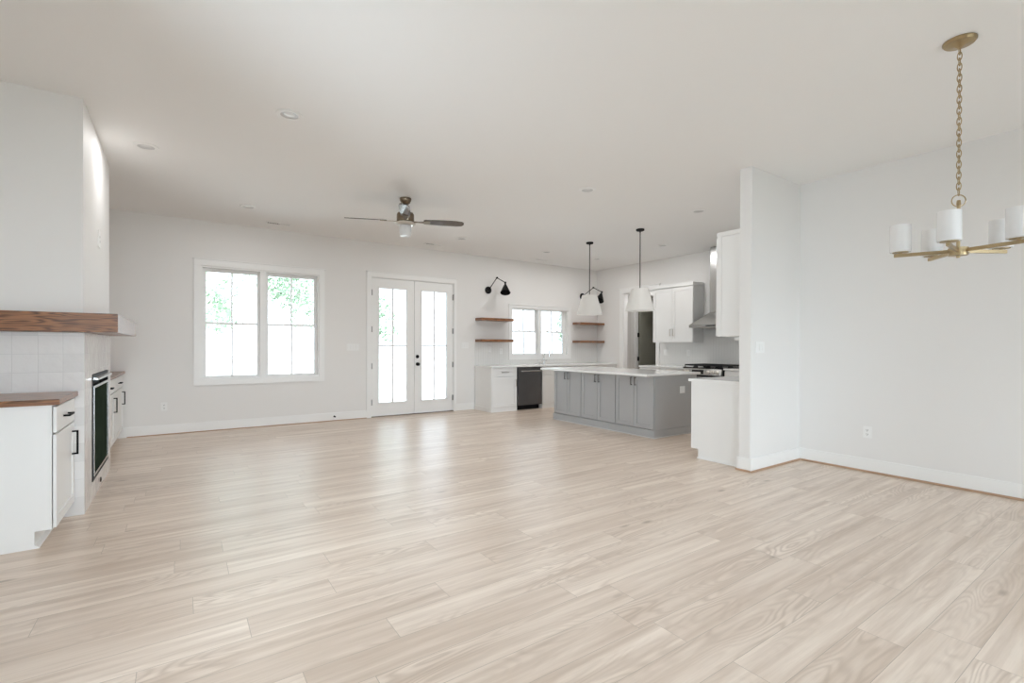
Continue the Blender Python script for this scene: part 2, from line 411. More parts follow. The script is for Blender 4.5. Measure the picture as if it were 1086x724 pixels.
# baseboards
def baseboard(name, pieces, label):
    b = MB()
    for p in pieces: b.box(*p, 0, .136)
    o = struct(b.build(name, TRIM, bevel=.003), label, 'baseboard'); return o
T = .016
baseboard('baseboard_back', [(XL, 2.643, YB - T, YB), (4.381, 4.785, YB - T, YB)], 'white baseboard along the back wall')
baseboard('baseboard_right', [(XR - T, XR, REAR, YP0)], 'white baseboard on the wall behind the chandelier')
baseboard('baseboard_partition', [(XP - T, XR - T, YP0 - T, YP0), (XP - T, XP, YP0, YP1 + .012)], 'white baseboard around the stub wall')
baseboard('baseboard_rear', [(XL, XR, REAR, REAR + T)][:0] or [(XL, 2.1, REAR, REAR + T)], 'white baseboard behind the viewpoint')
b = MB(); b.box(XR - T - .014, XR - T, REAR + .1, YP0 - T - .014, 0, .02)
struct(b.build('trim_1', SHOE, bevel=.005), 'oak shoe strip under the right wall baseboard', 'trim')
b = MB(); b.box(XP - T - .014, XR - T, YP0 - T - .014, YP0 - T, 0, .02); b.box(XP - T - .014, XP - T, YP0 - T, YP1 + .02, 0, .02)
struct(b.build('trim_2', SHOE, bevel=.005), 'oak shoe strip around the foot of the stub wall', 'trim')
b = MB(); b.box(-.6, 2.64, YB - T - .012, YB - T, 0, .012)
struct(b.build('trim_3', SHOE, bevel=.003), 'thin oak shoe strip under the back wall baseboard', 'trim')

# ------------------------------------------------------------------ windows
def window(name, outer, hole, glasses, gz0, gz1, zmid, label, cap=.016):
    x0, x1, z0, z1 = outer; h0, h1, hz0, hz1 = hole
    r = sempty(name, ((x0 + x1) / 2, YB, z0), label, 'window')
    b = MB(); F = YB
    b.ob('-y', F, x0, h0, z0, hz1, 0, .02); b.ob('-y', F, h1, x1, z0, hz1, 0, .02)
    b.ob('-y', F, h0, h1, z0, hz0, 0, .02); b.ob('-y', F, x0, x1, hz1, z1 - .015, 0, .022)
    b.ob('-y', F, x0 - cap, x1 + cap, z1 - .015, z1, 0, .034)
    b.build('casing', TRIM, r, bevel=.003)
    b = MB(); t = .022                                              # jamb lining
    b.box(h0, h0 + t, F + .001, F + .14, hz0, hz1); b.box(h1 - t, h1, F + .001, F + .14, hz0, hz1)
    b.box(h0 + t, h1 - t, F + .001, F + .14, hz0, hz0 + t); b.box(h0 + t, h1 - t, F + .001, F + .14, hz1 - t, hz1)
    mx0, mx1 = glasses[0][1] + .035, glasses[1][0] - .035
    b.box(mx0, mx1, F + .01, F + .14, hz0 + t, hz1 - t)
    b.build('window_frame', TRIM, r)
    lim = [(h0 + t, mx0), (mx1, h1 - t)]
    for (g0, g1), (l0, l1) in zip(glasses, lim):
        for (s0, s1, yy, bot, top) in ((zmid - .015, hz1 - t, F + .085, .03, None), (hz0 + t, zmid + .015, F + .05, None, .03)):
            b = MB(); zb = s0 + bot if bot else gz0; zt = s1 - top if top else gz1
            b.box(l0, g0, yy, yy + .035, s0, s1); b.box(g1, l1, yy, yy + .035, s0, s1)
            b.box(g0, g1, yy, yy + .035, s0, zb); b.box(g0, g1, yy, yy + .035, zt, s1)
            s = b.build('sash', TRIM, r, bevel=.003)
            MB().box(g0 - .004, g1 + .004, yy + .014, yy + .018, zb - .004, zt + .004).build('glass_pane', GLASS, s)
            m = (g0 + g1) / 2
            MB().box(m - .011, m + .011, yy + .006, yy + .026, zb, zt).build('muntin', TRIM, s)
        for k in (.27, .73):
            xx = g0 + (g1 - g0) * k
            MB().box(xx - .03, xx + .03, F + .045, F + .08, zmid + .015, zmid + .03).build('sash_lock', NICKEL, r, bevel=.004)
    return r
window('window_1', (.15, 1.945, .67, 2.505), W1, [(.30, .965), (1.12, 1.797)], .80, 2.33, 1.573, 'large double white window in the living area')
window('window_2', (5.605, 7.31, .97, 2.13), W2, [(5.745, 6.352), (6.51, 7.12)], 1.097, 2.025, 1.566, 'smaller double window over the kitchen sink', cap=.006)
for i, (a, c, z0, z1) in enumerate(RW):
    r = sempty('window_%d' % (i + 3), ((a + c) / 2, REAR, z0), 'added window behind the viewpoint, letting in extra daylight', 'window')
    b = MB(); t = .05
    b.box(a, a + t, REAR - .1, REAR - .04, z0, z1); b.box(c - t, c, REAR - .1, REAR - .04, z0, z1)
    b.box(a + t, c - t, REAR - .1, REAR - .04, z0, z0 + t); b.box(a + t, c - t, REAR - .1, REAR - .04, z1 - t, z1)
    m = (a + c) / 2; b.box(m - .04, m + .04, REAR - .1, REAR - .04, z0 + t, z1 - t)
    b.build('window_frame', TRIM, r)
    MB().box(a + t, c - t, REAR - .075, REAR - .07, z0 + t, z1 - t).build('glass_pane', GLASS, r)
    b = MB()
    b.ob('+y', REAR, a - .09, a, z0 - .09, z1, 0, .02); b.ob('+y', REAR, c, c + .09, z0 - .09, z1, 0, .02)
    b.ob('+y', REAR, a - .09, c + .09, z1, z1 + .1, 0, .02); b.ob('+y', REAR, a, c, z0 - .09, z0, 0, .02)
    b.build('casing', TRIM, r)

def added_side_window(name, o, face, h):
    a, c, z0, z1 = h; d = -1 if o == '-x' else 1; xo = face - d * .06
    r = sempty(name, (face, (a + c) / 2, z0), 'added window out of view, letting in extra daylight', 'window')
    x0, x1 = min(xo, xo - d * .05), max(xo, xo - d * .05); t = .05; m = (a + c) / 2
    b = MB(); b.box(x0, x1, a, a + t, z0, z1); b.box(x0, x1, c - t, c, z0, z1); b.box(x0, x1, a + t, c - t, z0, z0 + t); b.box(x0, x1, a + t, c - t, z1 - t, z1); b.box(x0, x1, m - .04, m + .04, z0 + t, z1 - t)
    b.build('window_frame', TRIM, r)
    MB().box((x0 + x1) / 2 - .003, (x0 + x1) / 2 + .003, a + t, c - t, z0 + t, z1 - t).build('glass_pane', GLASS, r)
    b = MB(); b.ob(o, face, a - .09, a, z0 - .09, z1, 0, .02); b.ob(o, face, c, c + .09, z0 - .09, z1, 0, .02); b.ob(o, face, a - .09, c + .09, z1, z1 + .1, 0, .02); b.ob(o, face, a, c, z0 - .09, z0, 0, .02)
    b.build('casing', TRIM, r)
added_side_window('window_5', '+x', XL, LW)
added_side_window('window_6', '-x', XR, DW)

# ------------------------------------------------------------------ french doors
r = sempty('door_1', (3.525, YB, 0), 'white glazed double french doors to the garden', 'door')
b = MB(); F = YB
b.ob('-y', F, 2.64, 2.722, 0, 2.45, 0, .02); b.ob('-y', F, 4.326, 4.383, 0, 2.45, 0, .02); b.ob('-y', F, 2.64, 4.383, 2.45, 2.535, 0, .022)
b.ob('-y', F, 2.63, 4.393, 2.535, 2.548, 0, .034)
b.build('casing', TRIM, r, bevel=.003)
b = MB(); b.box(2.715, 2.731, F + .001, F + .14, 0, 2.455); b.box(4.317, 4.335, F + .001, F + .14, 0, 2.455); b.box(2.731, 4.317, F + .001, F + .14, 2.439, 2.455)
b.build('door_jamb', TRIM, r)
b = MB(); b.box(2.731, 2.75, F + .056, F + .075, .015, 2.438); b.box(4.298, 4.317, F + .056, F + .075, .015, 2.438); b.box(2.75, 4.298, F + .056, F + .075, 2.42, 2.438); b.box(3.505, 3.55, F + .056, F + .07, .015, 2.42)
b.build('weatherstrip', BLACK, r)
MB().box(2.715, 4.335, F - .005, F + .14, 0, .014).build('threshold', BRONZE, r)
for i, (a, c, g0, g1) in enumerate([(2.735, 3.524, 2.867, 3.377), (3.53, 4.313, 3.676, 4.183)]):
    y0, y1 = F + .012, F + .055; z0, z1, gz0, gz1 = .02, 2.435, .25, 2.262
    b = MB(); b.box(a, g0, y0, y1, z0, z1); b.box(g1, c, y0, y1, z0, z1); b.box(g0, g1, y0, y1, z0, gz0); b.box(g0, g1, y0, y1, gz1, z1)
    d = b.build('door_leaf', TRIM, r)
    b = MB()                                                       # raised glazing bead
    for q in ((g0 - .02, g0, gz0 - .02, gz1 + .02), (g1, g1 + .02, gz0 - .02, gz1 + .02), (g0, g1, gz0 - .02, gz0), (g0, g1, gz1, gz1 + .02)):
        b.box(q[0], q[1], y0 - .008, y0 + .002, q[2], q[3])
    b.build('glazing_bead', TRIM, d, bevel=.003)
    MB().box(g0, g1, y0 + .02, y0 + .024, gz0, gz1).build('glass_pane', GLASS, d)
    m = (g0 + g1) / 2; b = MB(); b.box(m - .012, m + .012, y0 + .008, y0 + .034, gz0, gz1); b.box(g0, m - .012, y0 + .008, y0 + .034, 1.241, 1.265); b.box(m + .012, g1, y0 + .008, y0 + .034, 1.241, 1.265)
    b.build('muntin', TRIM, d)
    hx = 2.733 if i == 0 else 4.315
    for zz in (2.18, 1.537, .895, .262):
        hb = MB().lathe((hx, F - .004, zz - .05), [(.008, 0), (.008, .1)], seg=12); hb.box(hx - .003, hx + .012, F - .002, F + .012, zz - .05, zz + .05) if i == 0 else hb.box(hx - .012, hx + .003, F - .002, F + .012, zz - .05, zz + .05)
        hb.build('hinge', HINGE, r)
    if i == 1:
        MB().lathe((3.587, y0, 1.055), [(.032, 0), (.032, .008), (.026, .016), (.012, .018), (.012, .026), (.001, .027)], axis=1, sgn=-1, seg=24).build('deadbolt', BLACK, d, smooth=True)
        MB().lathe((3.587, y0, .916), [(.032, 0), (.032, .008), (.013, .012), (.013, .03), (.026, .038), (.030, .052), (.024, .064), (.001, .067)], axis=1, sgn=-1, seg=24).build('door_knob', BLACK, d, smooth=True)
MB().box(4.30, 4.345, F - .012, F - .004, 2.225, 2.235).build('hinge_pin_stop', BLACK, r)

# kitchen opening casing and the open closet door
r = sempty('trim_4', (XK, 7, 0), 'white casing around the kitchen opening to the lobby', 'trim')
b = MB(); b.ob('-x', XK, 7.447, 7.545, 0, 2.44, 0, .02); b.ob('-x', XK, 6.45, 6.54, .875, 2.44, 0, .02); b.ob('-x', XK, 6.45, 7.545, 2.44, 2.54, 0, .022); b.ob('-x', XK, 6.435, 7.56, 2.54, 2.556, 0, .034)
b.build('casing', TRIM, r, bevel=.003)
b = MB(); b.box(XK + .001, XK + .119, 7.432, 7.446, 0, 2.425); b.box(XK + .001, XK + .119, 6.541, 6.555, 0, 2.425); b.box(XK + .001, XK + .119, 6.541, 7.446, 2.425, 2.439)
b.build('jamb_lining', TRIM, r)
r = sempty('trim_5', (LX, 7.5, 0), 'white casing around the closet doorway', 'trim')
b = MB(); b.ob('-x', LX, 7.87, 7.97, 0, 2.44, 0, .02); b.ob('-x', LX, 6.99, 7.085, 0, 2.44, 0, .02); b.ob('-x', LX, 6.99, 7.97, 2.44, 2.54, 0, .022)
b.build('casing', TRIM, r)
b = MB(); b.box(LX, LX + .11, 7.862, 7.876, 0, 2.43); b.box(LX, LX + .11, 7.081, 7.095, 0, 2.43); b.box(LX, LX + .11, 7.095, 7.862, 2.43, 2.44)
b.build('jamb_lining', TRIM, r)
CLD = mat('shaded_white_door_paint', (.30, .30, .25), .5, noise=.03)  # white door darkened in its colour to carry the unlit room's shade
r = sempty('door_2', (LX + .13, 7.85, 0), 'white panelled closet door, shade painted into its colour, standing open beyond the kitchen opening', 'door')
b = MB(); x0, x1 = LX + .125, LX + .86; b.box(x0, x1, 7.832, 7.858, .012, 2.42)
for q in ((x0, x0 + .1), (x1 - .1, x1)): b.box(*q, 7.822, 7.832, .012, 2.42)
for q in ((.012, .2), (.88, 1.0), (1.56, 1.68), (2.3, 2.42)): b.box(x0 + .1, x1 - .1, 7.822, 7.832, *q)
d = b.build('door_leaf', CLD, r)
for zz in (.25, .96, 1.535, 2.25): MB().box(LX + .085, LX + .124, 7.835, 7.861, zz - .05, zz + .05).build('hinge', BLACK, r)

# ------------------------------------------------------------------ outside
struct(MB().box(-40, 60, YB + .15, 70, -.75, -.6).build('ground', LAWN), 'sunlit lawn outside', 'ground')
struct(MB().box(-40, 60, -40, REAR - .16, -.75, -.6).build('ground_front', LAWN), 'front lawn behind the viewpoint', 'ground')
struct(MB().box(1.5, 10.5, YB + .146, 11.0, -.28, -.06).build('porch_deck', DECK), 'pale porch deck outside the glazed doors', 'deck')
tag(MB().box(9.3, 9.5, 10.6, 10.8, -.06, 3.1).build('porch_post', TRIM, bevel=.01, loc=(9.4, 10.7, -.06)), 'white porch post outside the kitchen window', 'post')
def tree(x, y, hgt, rad, label, n=2600, low=.25):
    t = thing('garden_tree', label, 'tree', (x, y, -.6), 'trees in the garden')
    b = MB(); pts = [(x, y, -.6), (x + .1, y, hgt * .3), (x - .05, y + .1, hgt * .6), (x, y, hgt * .85)]
    b.tube(pts, [.2, .16, .11, .05], 8)
    for k in range(6):
        a = k * 1.05; z = hgt * (.3 + .07 * k); b.tube([(x, y, z), (x + math.cos(a) * rad * .5, y + math.sin(a) * rad * .5, z + rad * .35)], [.06, .02], 6)
    b.build('trunk', BARK, t)
    bm = bmesh.new(); cl = [(random.uniform(-.7, .7) * rad, random.uniform(-.7, .7) * rad, hgt * random.uniform(low, .95), rad * random.uniform(.3, .5)) for _ in range(16)]
    for _ in range(n):
        cx, cy, cz, cr = random.choice(cl); v = Vector((random.gauss(0, 1), random.gauss(0, 1), random.gauss(0, 1))).normalized() * cr * random.uniform(.6, 1)
        p = Vector((x + cx, y + cy, cz)) + v; s = random.uniform(.09, .18)
        u = Vector((random.gauss(0, 1), random.gauss(0, 1), random.gauss(0, 1))).normalized(); w = u.orthogonal().normalized()
        bm.faces.new([bm.verts.new(p + u * s), bm.verts.new(p + w * s * .5), bm.verts.new(p - u * s), bm.verts.new(p - w * s * .5)])
    bb = MB(); bb.bm.free(); bb.bm = bm; bb.build('crown', LEAF, t)
tree(.9, 24, 9.0, 2.6, 'pale green tree seen through the left sash of the large window')
tree(5.6, 30, 10.0, 3.0, 'pale green tree seen through the right sash of the large window')
tree(8.6, 27, 8.5, 2.6, 'pale green tree seen through the left glazed door')
tree(15.6, 16.5, 4.6, 1.5, 'bushy green tree seen at the right edge of the kitchen window', n=3200, low=.05)

# ------------------------------------------------------------------ fireplace
t = thing('fireplace', 'white tiled fireplace with dark green glass front under the mantel', 'fireplace', (CX, 5.5, 0))
b = MB(); e = CX + .009; zt = 1.335
b.box(CX + .0005, e, CY0 - .009, FB[0], 0, zt); b.box(CX + .0005, e, FB[1], CY1 + .009, 0, zt); b.box(CX + .0005, e, FB[0], FB[1], 0, FB[2]); b.box(CX + .0005, e, FB[0], FB[1], FB[3], zt)
b.box(XL, CX + .0005, CY0 - .009, CY0 - .0005, 0, zt); b.box(XL, CX + .0005, CY1 + .0005, CY1 + .009, 0, zt)
b.build('tile_surround', TILE, t)
b = MB(); y0, y1, z0, z1 = FB[0] + .004, FB[1] - .004, FB[2] + .004, FB[3] - .004
b.box(CX - .05, e + .004, y0, y0 + .035, z0, z1); b.box(CX - .05, e + .004, y1 - .035, y1, z0, z1); b.box(CX - .05, e + .004, y0 + .035, y1 - .035, z0, z0 + .03); b.box(CX - .05, e + .004, y0 + .035, y1 - .035, z1 - .05, z1)
b.build('metal_frame', BLACK, t)
b = MB(); b.prism([(CX - .05, z1 - .01), (e + .035, z1 - .03), (e + .035, z1 - .045), (CX - .05, z1 - .03)], 1, y0 + .02, y1 - .02)
# polygon gives (x, z): extruded along y
b.build('hood_lip', STEEL, t)
g = MB().box(CX - .012, e + .001, y0 + .06, y1 - .06, z0 + .055, z1 - .11).build('glass_front', MESHS, t)
b = MB(); b.box(CX - .014, e + .010, y0 + .04, y0 + .06, z0 + .035, z1 - .09); b.box(CX - .014, e + .010, y1 - .06, y1 - .04, z0 + .035, z1 - .09); b.box(CX - .014, e + .010, y0 + .06, y1 - .06, z0 + .035, z0 + .055); b.box(CX - .014, e + .010, y0 + .06, y1 - .06, z1 - .11, z1 - .09)
b.build('glass_frame', STEEL, t)
MB().lathe((e, 5.55, .06), [(.022, 0), (.022, .004), (.010, .008), (.001, .009)], axis=0, seg=20).build('gas_key_valve', BLACK, t)
tag(MB().box(XL + .002, -.385, 4.60, 6.375, 1.337, 1.476).build('mantel_shelf', OAKX, bevel=.004, loc=(-.8, 5.49, 1.337)), 'thick dark oak mantel beam wrapped around the chimney breast', 'mantel')

def hearth_cabinet(y0, y1, label, doors, zt):
    """white base cabinet against the left wall, fronts facing +x"""
    t = thing('base_cabinet', label, 'cabinet', (-.95, (y0 + y1) / 2, 0), 'low cabinets beside the fireplace')
    f = -.657; b = MB()
    poly = [(XL + .002, .0), (-.735, .0), (-.735, .105), (f, .105), (f, zt), (XL + .002, zt)]
    b.prism(poly, 1, y0, y0 + .018); b.prism(poly, 1, y1 - .018, y1)
    b.box(XL + .002, f, y0 + .018, y1 - .018, .105, .125); b.box(XL + .002, f - .003, y0 + .018, y1 - .018, zt - .02, zt); b.box(XL + .002, XL + .02, y0 + .018, y1 - .018, .125, zt - .02)
    b.box(f - .02, f - .004, y0 + .018, y1 - .018, .125, zt - .02)
    b.build('body', CABW, t)
    MB().box(-.75, -.735, y0 + .018, y1 - .018, 0, .104).build('toe_kick', CABW, t)
    b = MB(); b.prism([(-.735, 0), (-.713, 0), (-.716, .012), (-.735, .02)], 1, y0, y1); b.build('shoe_strip', TRIM, t)
    for a, c in doors:
        dr = slab('+x', f, a, c, .70, zt - .012, t, CABW)
        pull('+x', f + .02, (a + c) / 2 - .02, (.70 + zt - .012) / 2, .16, False, dr, BLACK)
        d = shaker('+x', f, a, c, .112, .688, t, CABW)
        pull('+x', f + .02, c - .10, .552, .17, True, d, BLACK)
hearth_cabinet(4.06, 4.689, 'white cabinet with one drawer and one door in the left foreground', [(4.068, 4.683)], .872)
hearth_cabinet(6.281, YB - .018, 'white double cabinet between the fireplace and the back wall', [(6.3, 7.25), (7.262, 8.2)], .862)
tag(MB().box(XL + .002, -.618, 4.035, 4.688, .874, .91).build('cabinet_top', OAKX, bevel=.003, loc=(-.93, 4.36, .874)), 'dark oak top on the left foreground cabinet', 'worktop')
tag(MB().box(XL + .002, -.618, 6.281, YB - .001, .864, .895).build('cabinet_top', OAKY, bevel=.003, loc=(-.93, 7.3, .864)), 'dark oak top on the cabinet between fireplace and back wall', 'worktop')

# ------------------------------------------------------------------ kitchen: back run
Z0 = .845
def back_cabinet(x0, x1, label, end_left, parts, toe=True):
    t = thing('base_cabinet', label, 'cabinet', ((x0 + x1) / 2, 7.95, 0), 'white base cabinets on the back wall')
    f = 7.662; b = MB(); b.box(x0, x1, f, YB - .018, .085, Z0 - .001); b.build('body', CABW, t)
    MB().box(x0 - (.012 if end_left else 0), x1, 7.65, YB - .018, 0, .084).build('plinth', CABW, t)
    for kind, a, c, z0, z1, hp in parts:
        if kind == 'drawer':
            d = slab('-y', f, a, c, z0, z1, t, CABW)
            if hp: pull('-y', f - .02, (a + c) / 2, (z0 + z1) / 2, .15, False, d, NICKEL)
        else:
            d = shaker('-y', f, a, c, z0, z1, t, CABW)
            pull('-y', f - .02, hp, z1 - .12, .13, True, d, NICKEL)
    return t
back_cabinet(4.80, 5.385, 'white cabinet with a drawer and door left of the dishwasher', True, [('drawer', 4.815, 5.375, .675, .832, 1), ('door', 4.815, 5.375, .092, .662, 5.345)])
back_cabinet(6.005, 6.95, 'white sink cabinet under the kitchen window beside the dishwasher', False, [('drawer', 6.012, 6.943, .675, .832, 0), ('door', 6.012, 6.475, .092, .662, 6.43), ('door', 6.481, 6.943, .092, .662, 6.53)])
back_cabinet(6.955, 8.13, 'white corner cabinet at the right end of the sink run', False, [('drawer', 6.962, 8.12, .675, .832, 1), ('door', 6.962, 7.53, .092, .662, 7.49), ('door', 7.54, 8.12, .092, .662, 7.58)])
tag(MB().box(4.785, XK - .001, 7.615, YB - .01, Z0, .873).build('worktop', QUARTZ, bevel=.003, loc=(6.4, 7.95, Z0)), 'white quartz worktop of the sink run under the kitchen window', 'worktop')
t = thing('dishwasher', 'black stainless dishwasher between two white base cabinets', 'dishwasher', (5.695, 7.95, 0))
MB().box(5.392, 5.998, 7.69, YB - .03, .1, Z0 - .006).build('body', BLACK, t)
MB().box(5.396, 5.994, 7.635, 7.69, .095, .832).build('door', DARKST, t, bevel=.006)
MB().box(5.41, 5.98, 7.73, 8.0, 0, .099).build('toe_kick', BLACK, t)
b = MB(); b.tube([(5.44, 7.60, .765), (5.95, 7.60, .765)], .012, 12)
for x in (5.46, 5.93): b.box(x - .008, x + .008, 7.60, 7.637, .757, .773)
b.build('handle', STEEL, t, smooth=True)
# faucet
t = thing('faucet', 'chrome gooseneck faucet at the kitchen sink below the window', 'faucet', (6.42, 8.12, .873))
MB().lathe((6.42, 8.12, .8735), [(.027, 0), (.027, .012), (.018, .02), (.018, .09), (.013, .1), (.001, .1)], seg=20).build('base', CHROME, t, smooth=True)
pts = [(6.42, 8.12, .96), (6.42, 8.12, 1.12)] + [(6.42 - .012 * 0, 8.12 - .09 + .09 * math.cos(a), 1.12 + .09 * math.sin(a)) for a in [k * math.pi / 10 for k in range(1, 11)]] + [(6.42, 7.94, 1.04)]
MB().tube(pts, .012, 12).build('spout', CHROME, t, smooth=True)
MB().tube([(6.438, 8.12, .93), (6.47, 8.12, .935), (6.52, 8.115, .965)], [.009, .007, .006], 10).build('lever', CHROME, t, smooth=True)
MB().lathe((6.30, 8.13, .8735), [(.018, 0), (.018, .01), (.009, .014), (.009, .07), (.014, .08), (.001, .082)], seg=16).build('soap_dispenser', CHROME, t, smooth=True)
# backsplash tiles
b = MB(); b.box(4.80, 5.60, YB - .008, YB - .0005, .874, 1.335); b.box(5.60, 7.315, YB - .008, YB - .0005, .874, .969); b.box(7.315, XK - .009, YB - .008, YB - .0005, .874, 1.335)
struct(b.build('backsplash_back', CHEV), 'white tiled backsplash under the floating shelves', 'backsplash')
b = MB(); b.box(XK - .008, XK - .0005, YP1 + .001, 6.44, .874, 1.335); b.box(XK - .008, XK - .0005, 4.56, 5.43, 1.335, 1.62)
struct(b.build('backsplash_range', CHEV), 'white chevron tile backsplash behind the range', 'backsplash')

# floating shelves
def shelf(x0, x1, z0, z1, label):
    return tag(MB().box(x0, x1, 8.02, YB - .001, z0, z1).build('floating_shelf', OAKX, bevel=.003, loc=((x0 + x1) / 2, YB, z0)), label, 'shelf', 'floating oak shelves beside the kitchen window')
shelf(4.805, 5.565, 1.755, 1.806, 'upper dark oak floating shelf left of the kitchen window')
shelf(4.805, 5.565, 1.336, 1.387, 'lower dark oak floating shelf left of the kitchen window')
shelf(7.37, XK - .002, 1.748, 1.796, 'upper dark oak floating shelf right of the kitchen window')
shelf(7.37, XK - .002, 1.336, 1.384, 'lower dark oak floating shelf right of the kitchen window')
# sconces
def sconce(base, j1, j2, cone_end, label):
    t = thing('wall_sconce', label, 'wall lamp', (base[0], YB, base[2]), 'black swing arm sconces beside the kitchen window')
    MB().lathe((base[0], YB - .001, base[2]), [(.073, 0), (.073, .018), (.064, .026), (.001, .028)], axis=1, sgn=-1, seg=32).build('wall_plate', BLACK, t, smooth=True)
    B = Vector((base[0], YB - .03, base[2])); S = Vector((base[0], YB - .055, base[2] + .02))
    MB().tube([B, S, Vector(j1)], .008, 10).build('lower_arm', BLACK, t)
    MB().tube([Vector(j1), Vector(j2)], .008, 10).build('upper_arm', BLACK, t)
    for q in (j1, j2): MB().lathe((q[0], q[1] - .014, q[2]), [(.018, 0), (.018, .028)], axis=1, seg=16).build('joint', BLACK, t)
    J = Vector(j2); E = Vector(cone_end); ax = (E - J); L = ax.length
    q = ax.to_track_quat('Z', 'Y').to_matrix().to_4x4(); q.translation = J
    MB().lathe((0, 0, 0), [(.016, 0), (.018, L * .2), (.03, L * .27), (.103, L), (.100, L), (.027, L * .3), (.001, L * .3)], seg=32).xf(q).build('lamp_shade', BLACK, t, smooth=True)
sconce((5.10, 0, 2.378), (5.215, 8.12, 2.62), (5.375, 8.06, 2.53), (5.318, 7.97, 2.315), 'black swing arm sconce above the shelves left of the kitchen window')
sconce((7.66, 0, 2.41), (7.82, 8.07, 2.605), (7.93, 7.91, 2.50), (7.80, 7.86, 2.29), 'black swing arm sconce above the shelves right of the kitchen window')

# ------------------------------------------------------------------ kitchen: range wall and peninsula
t = thing('base_cabinet', 'white base cabinet on the range wall left of the range', 'cabinet', (7.8, 5.92, 0), 'white base cabinets on the range wall')
MB().box(7.51, XK - .01, 5.42, 6.43, .09, .849).build('body', CABW, t); MB().box(7.57, XK - .01, 5.42, 6.43, 0, .089).build('toe_kick', CABW, t)
for a, c, h in ((5.425, 5.92, 5.88), (5.93, 6.425, 5.97)):
    d = shaker('-x', 7.51, a, c, .095, .66, t, CABW); pull('-x', 7.49, h, .55, .13, True, d, NICKEL)
    d = slab('-x', 7.51, a, c, .67, .835, t, CABW); pull('-x', 7.49, (a + c) / 2, .75, .13, False, d, NICKEL)
tag(MB().box(7.475, XK - .009, 5.408, 6.447, .85, .88).build('worktop', QUARTZ, bevel=.003, loc=(7.8, 5.9, .85)), 'short white quartz worktop left of the range by the opening', 'worktop')
t = thing('base_cabinet', 'white base cabinet on the range wall right of the range', 'cabinet', (7.8, 4.0, 0), 'white base cabinets on the range wall')
MB().box(7.51, XK - .01, 3.40, 4.62, .09, .853).build('body', CABW, t); MB().box(7.57, XK - .01, 3.40, 4.62, 0, .089).build('toe_kick', CABW, t)
for a, c in ((3.42, 4.01), (4.02, 4.615)):
    d = shaker('-x', 7.51, a, c, .095, .66, t, CABW); pull('-x', 7.49, a + .05, .55, .13, True, d, NICKEL)
    d = slab('-x', 7.51, a, c, .67, .84, t, CABW); pull('-x', 7.49, (a + c) / 2, .75, .13, False, d, NICKEL)
t = thing('base_cabinet', 'white end cabinet against the stub wall with plain side panel', 'cabinet', (6.1, 3.05, 0))
poly = [(YP1 + .002, 0), (3.255, 0), (3.255, .105), (3.345, .105), (3.345, .857), (YP1 + .002, .857)]
MB().prism(poly, 0, 4.775, 4.793).build('side_panel', CABW, t)
MB().box(4.794, 7.49, YP1 + .002, 3.325, .105, .856).build('body', CABW, t); MB().box(4.794, 7.5, YP1 + .002, 3.255, 0, .104).build('toe_kick', CABW, t)
b = MB(); b.box(4.757, 4.775, YP1 + .014, 3.262, 0, .014); b.build('shoe_strip', TRIM, t, bevel=.004)
u = 4.80
for w in (.66, .66, .66, .66):
    d = shaker('+y', 3.325, u, u + w - .006, .11, .66, t, CABW); pull('+y', 3.345, u + .05, .55, .13, True, d, NICKEL)
    d = slab('+y', 3.325, u, u + w - .006, .67, .845, t, CABW); pull('+y', 3.345, u + w / 2, .76, .13, False, d, NICKEL); u += w
b = MB(); b.prism([(4.755, YP1 + .002), (XK - .009, YP1 + .002), (XK - .009, 4.632), (7.475, 4.632), (7.475, 3.372), (4.755, 3.372)], 2, .859, .888)
tag(b.build('worktop', QUARTZ, bevel=.003, loc=(6.0, 3.05, .859)), 'white quartz worktop on the end cabinet beside the stub wall', 'worktop')

# range
t = thing('range_cooker', 'stainless slide-in gas range with black grates below the hood', 'range', (7.8, 5.02, 0))
RY0, RY1 = 4.642, 5.40
MB().box(7.50, XK - .012, RY0, RY1, .09, .868).build('body', BLACK, t)
MB().box(7.56, XK - .05, RY0 + .02, RY1 - .02, 0, .089).build('toe_kick', BLACK, t)
b = MB(); b.box(7.455, 7.50, RY0 + .006, RY1 - .006, .25, .735); d = b.build('oven_door', STEEL, t, bevel=.004)
MB().box(7.450, 7.456, RY0 + .12, RY1 - .12, .36, .62).build('oven_window', BGLASS, d)
b = MB(); b.tube([(7.41, RY0 + .05, .70), (7.41, RY1 - .05, .70)], .013, 12)
for y in (RY0 + .08, RY1 - .08): b.box(7.41, 7.456, y - .01, y + .01, .69, .71)
b.build('handle', STEEL, d, smooth=True)
MB().box(7.46, 7.50, RY0 + .006, RY1 - .006, .095, .24).build('storage_drawer', STEEL, t, bevel=.004)
b = MB(); b.prism([(7.425, .765), (7.50, .755), (7.50, .872), (7.455, .872)], 1, RY0, RY1); cp = b.build('control_panel', STEEL, t, bevel=.003)
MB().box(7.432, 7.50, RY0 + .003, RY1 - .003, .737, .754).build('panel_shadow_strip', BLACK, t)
sl = math.atan2(.03, .107)
def on_panel(y, zz): return Vector((7.425 + (zz - .765) / .107 * .03, y, zz))
for y in (4.715, 4.80, 4.885, 5.285, 5.35):
    p = on_panel(y, .815); q = Vector((-math.cos(sl), 0, math.sin(sl))).to_track_quat('Z', 'Y').to_matrix().to_4x4(); q.translation = p
    MB().lathe((0, 0, 0), [(.029, -.002), (.029, .006), (.022, .01), (.021, .032), (.001, .034)], seg=20).xf(q).build('knob', NICKEL, cp, smooth=True)
b = MB(); p = on_panel(5.09, .815); q = Matrix.Rotation(sl, 4, 'Y'); q.translation = p
b.box(-.003, .004, -.115, .115, -.036, .036).xf(q).build('display', BGLASS, cp)
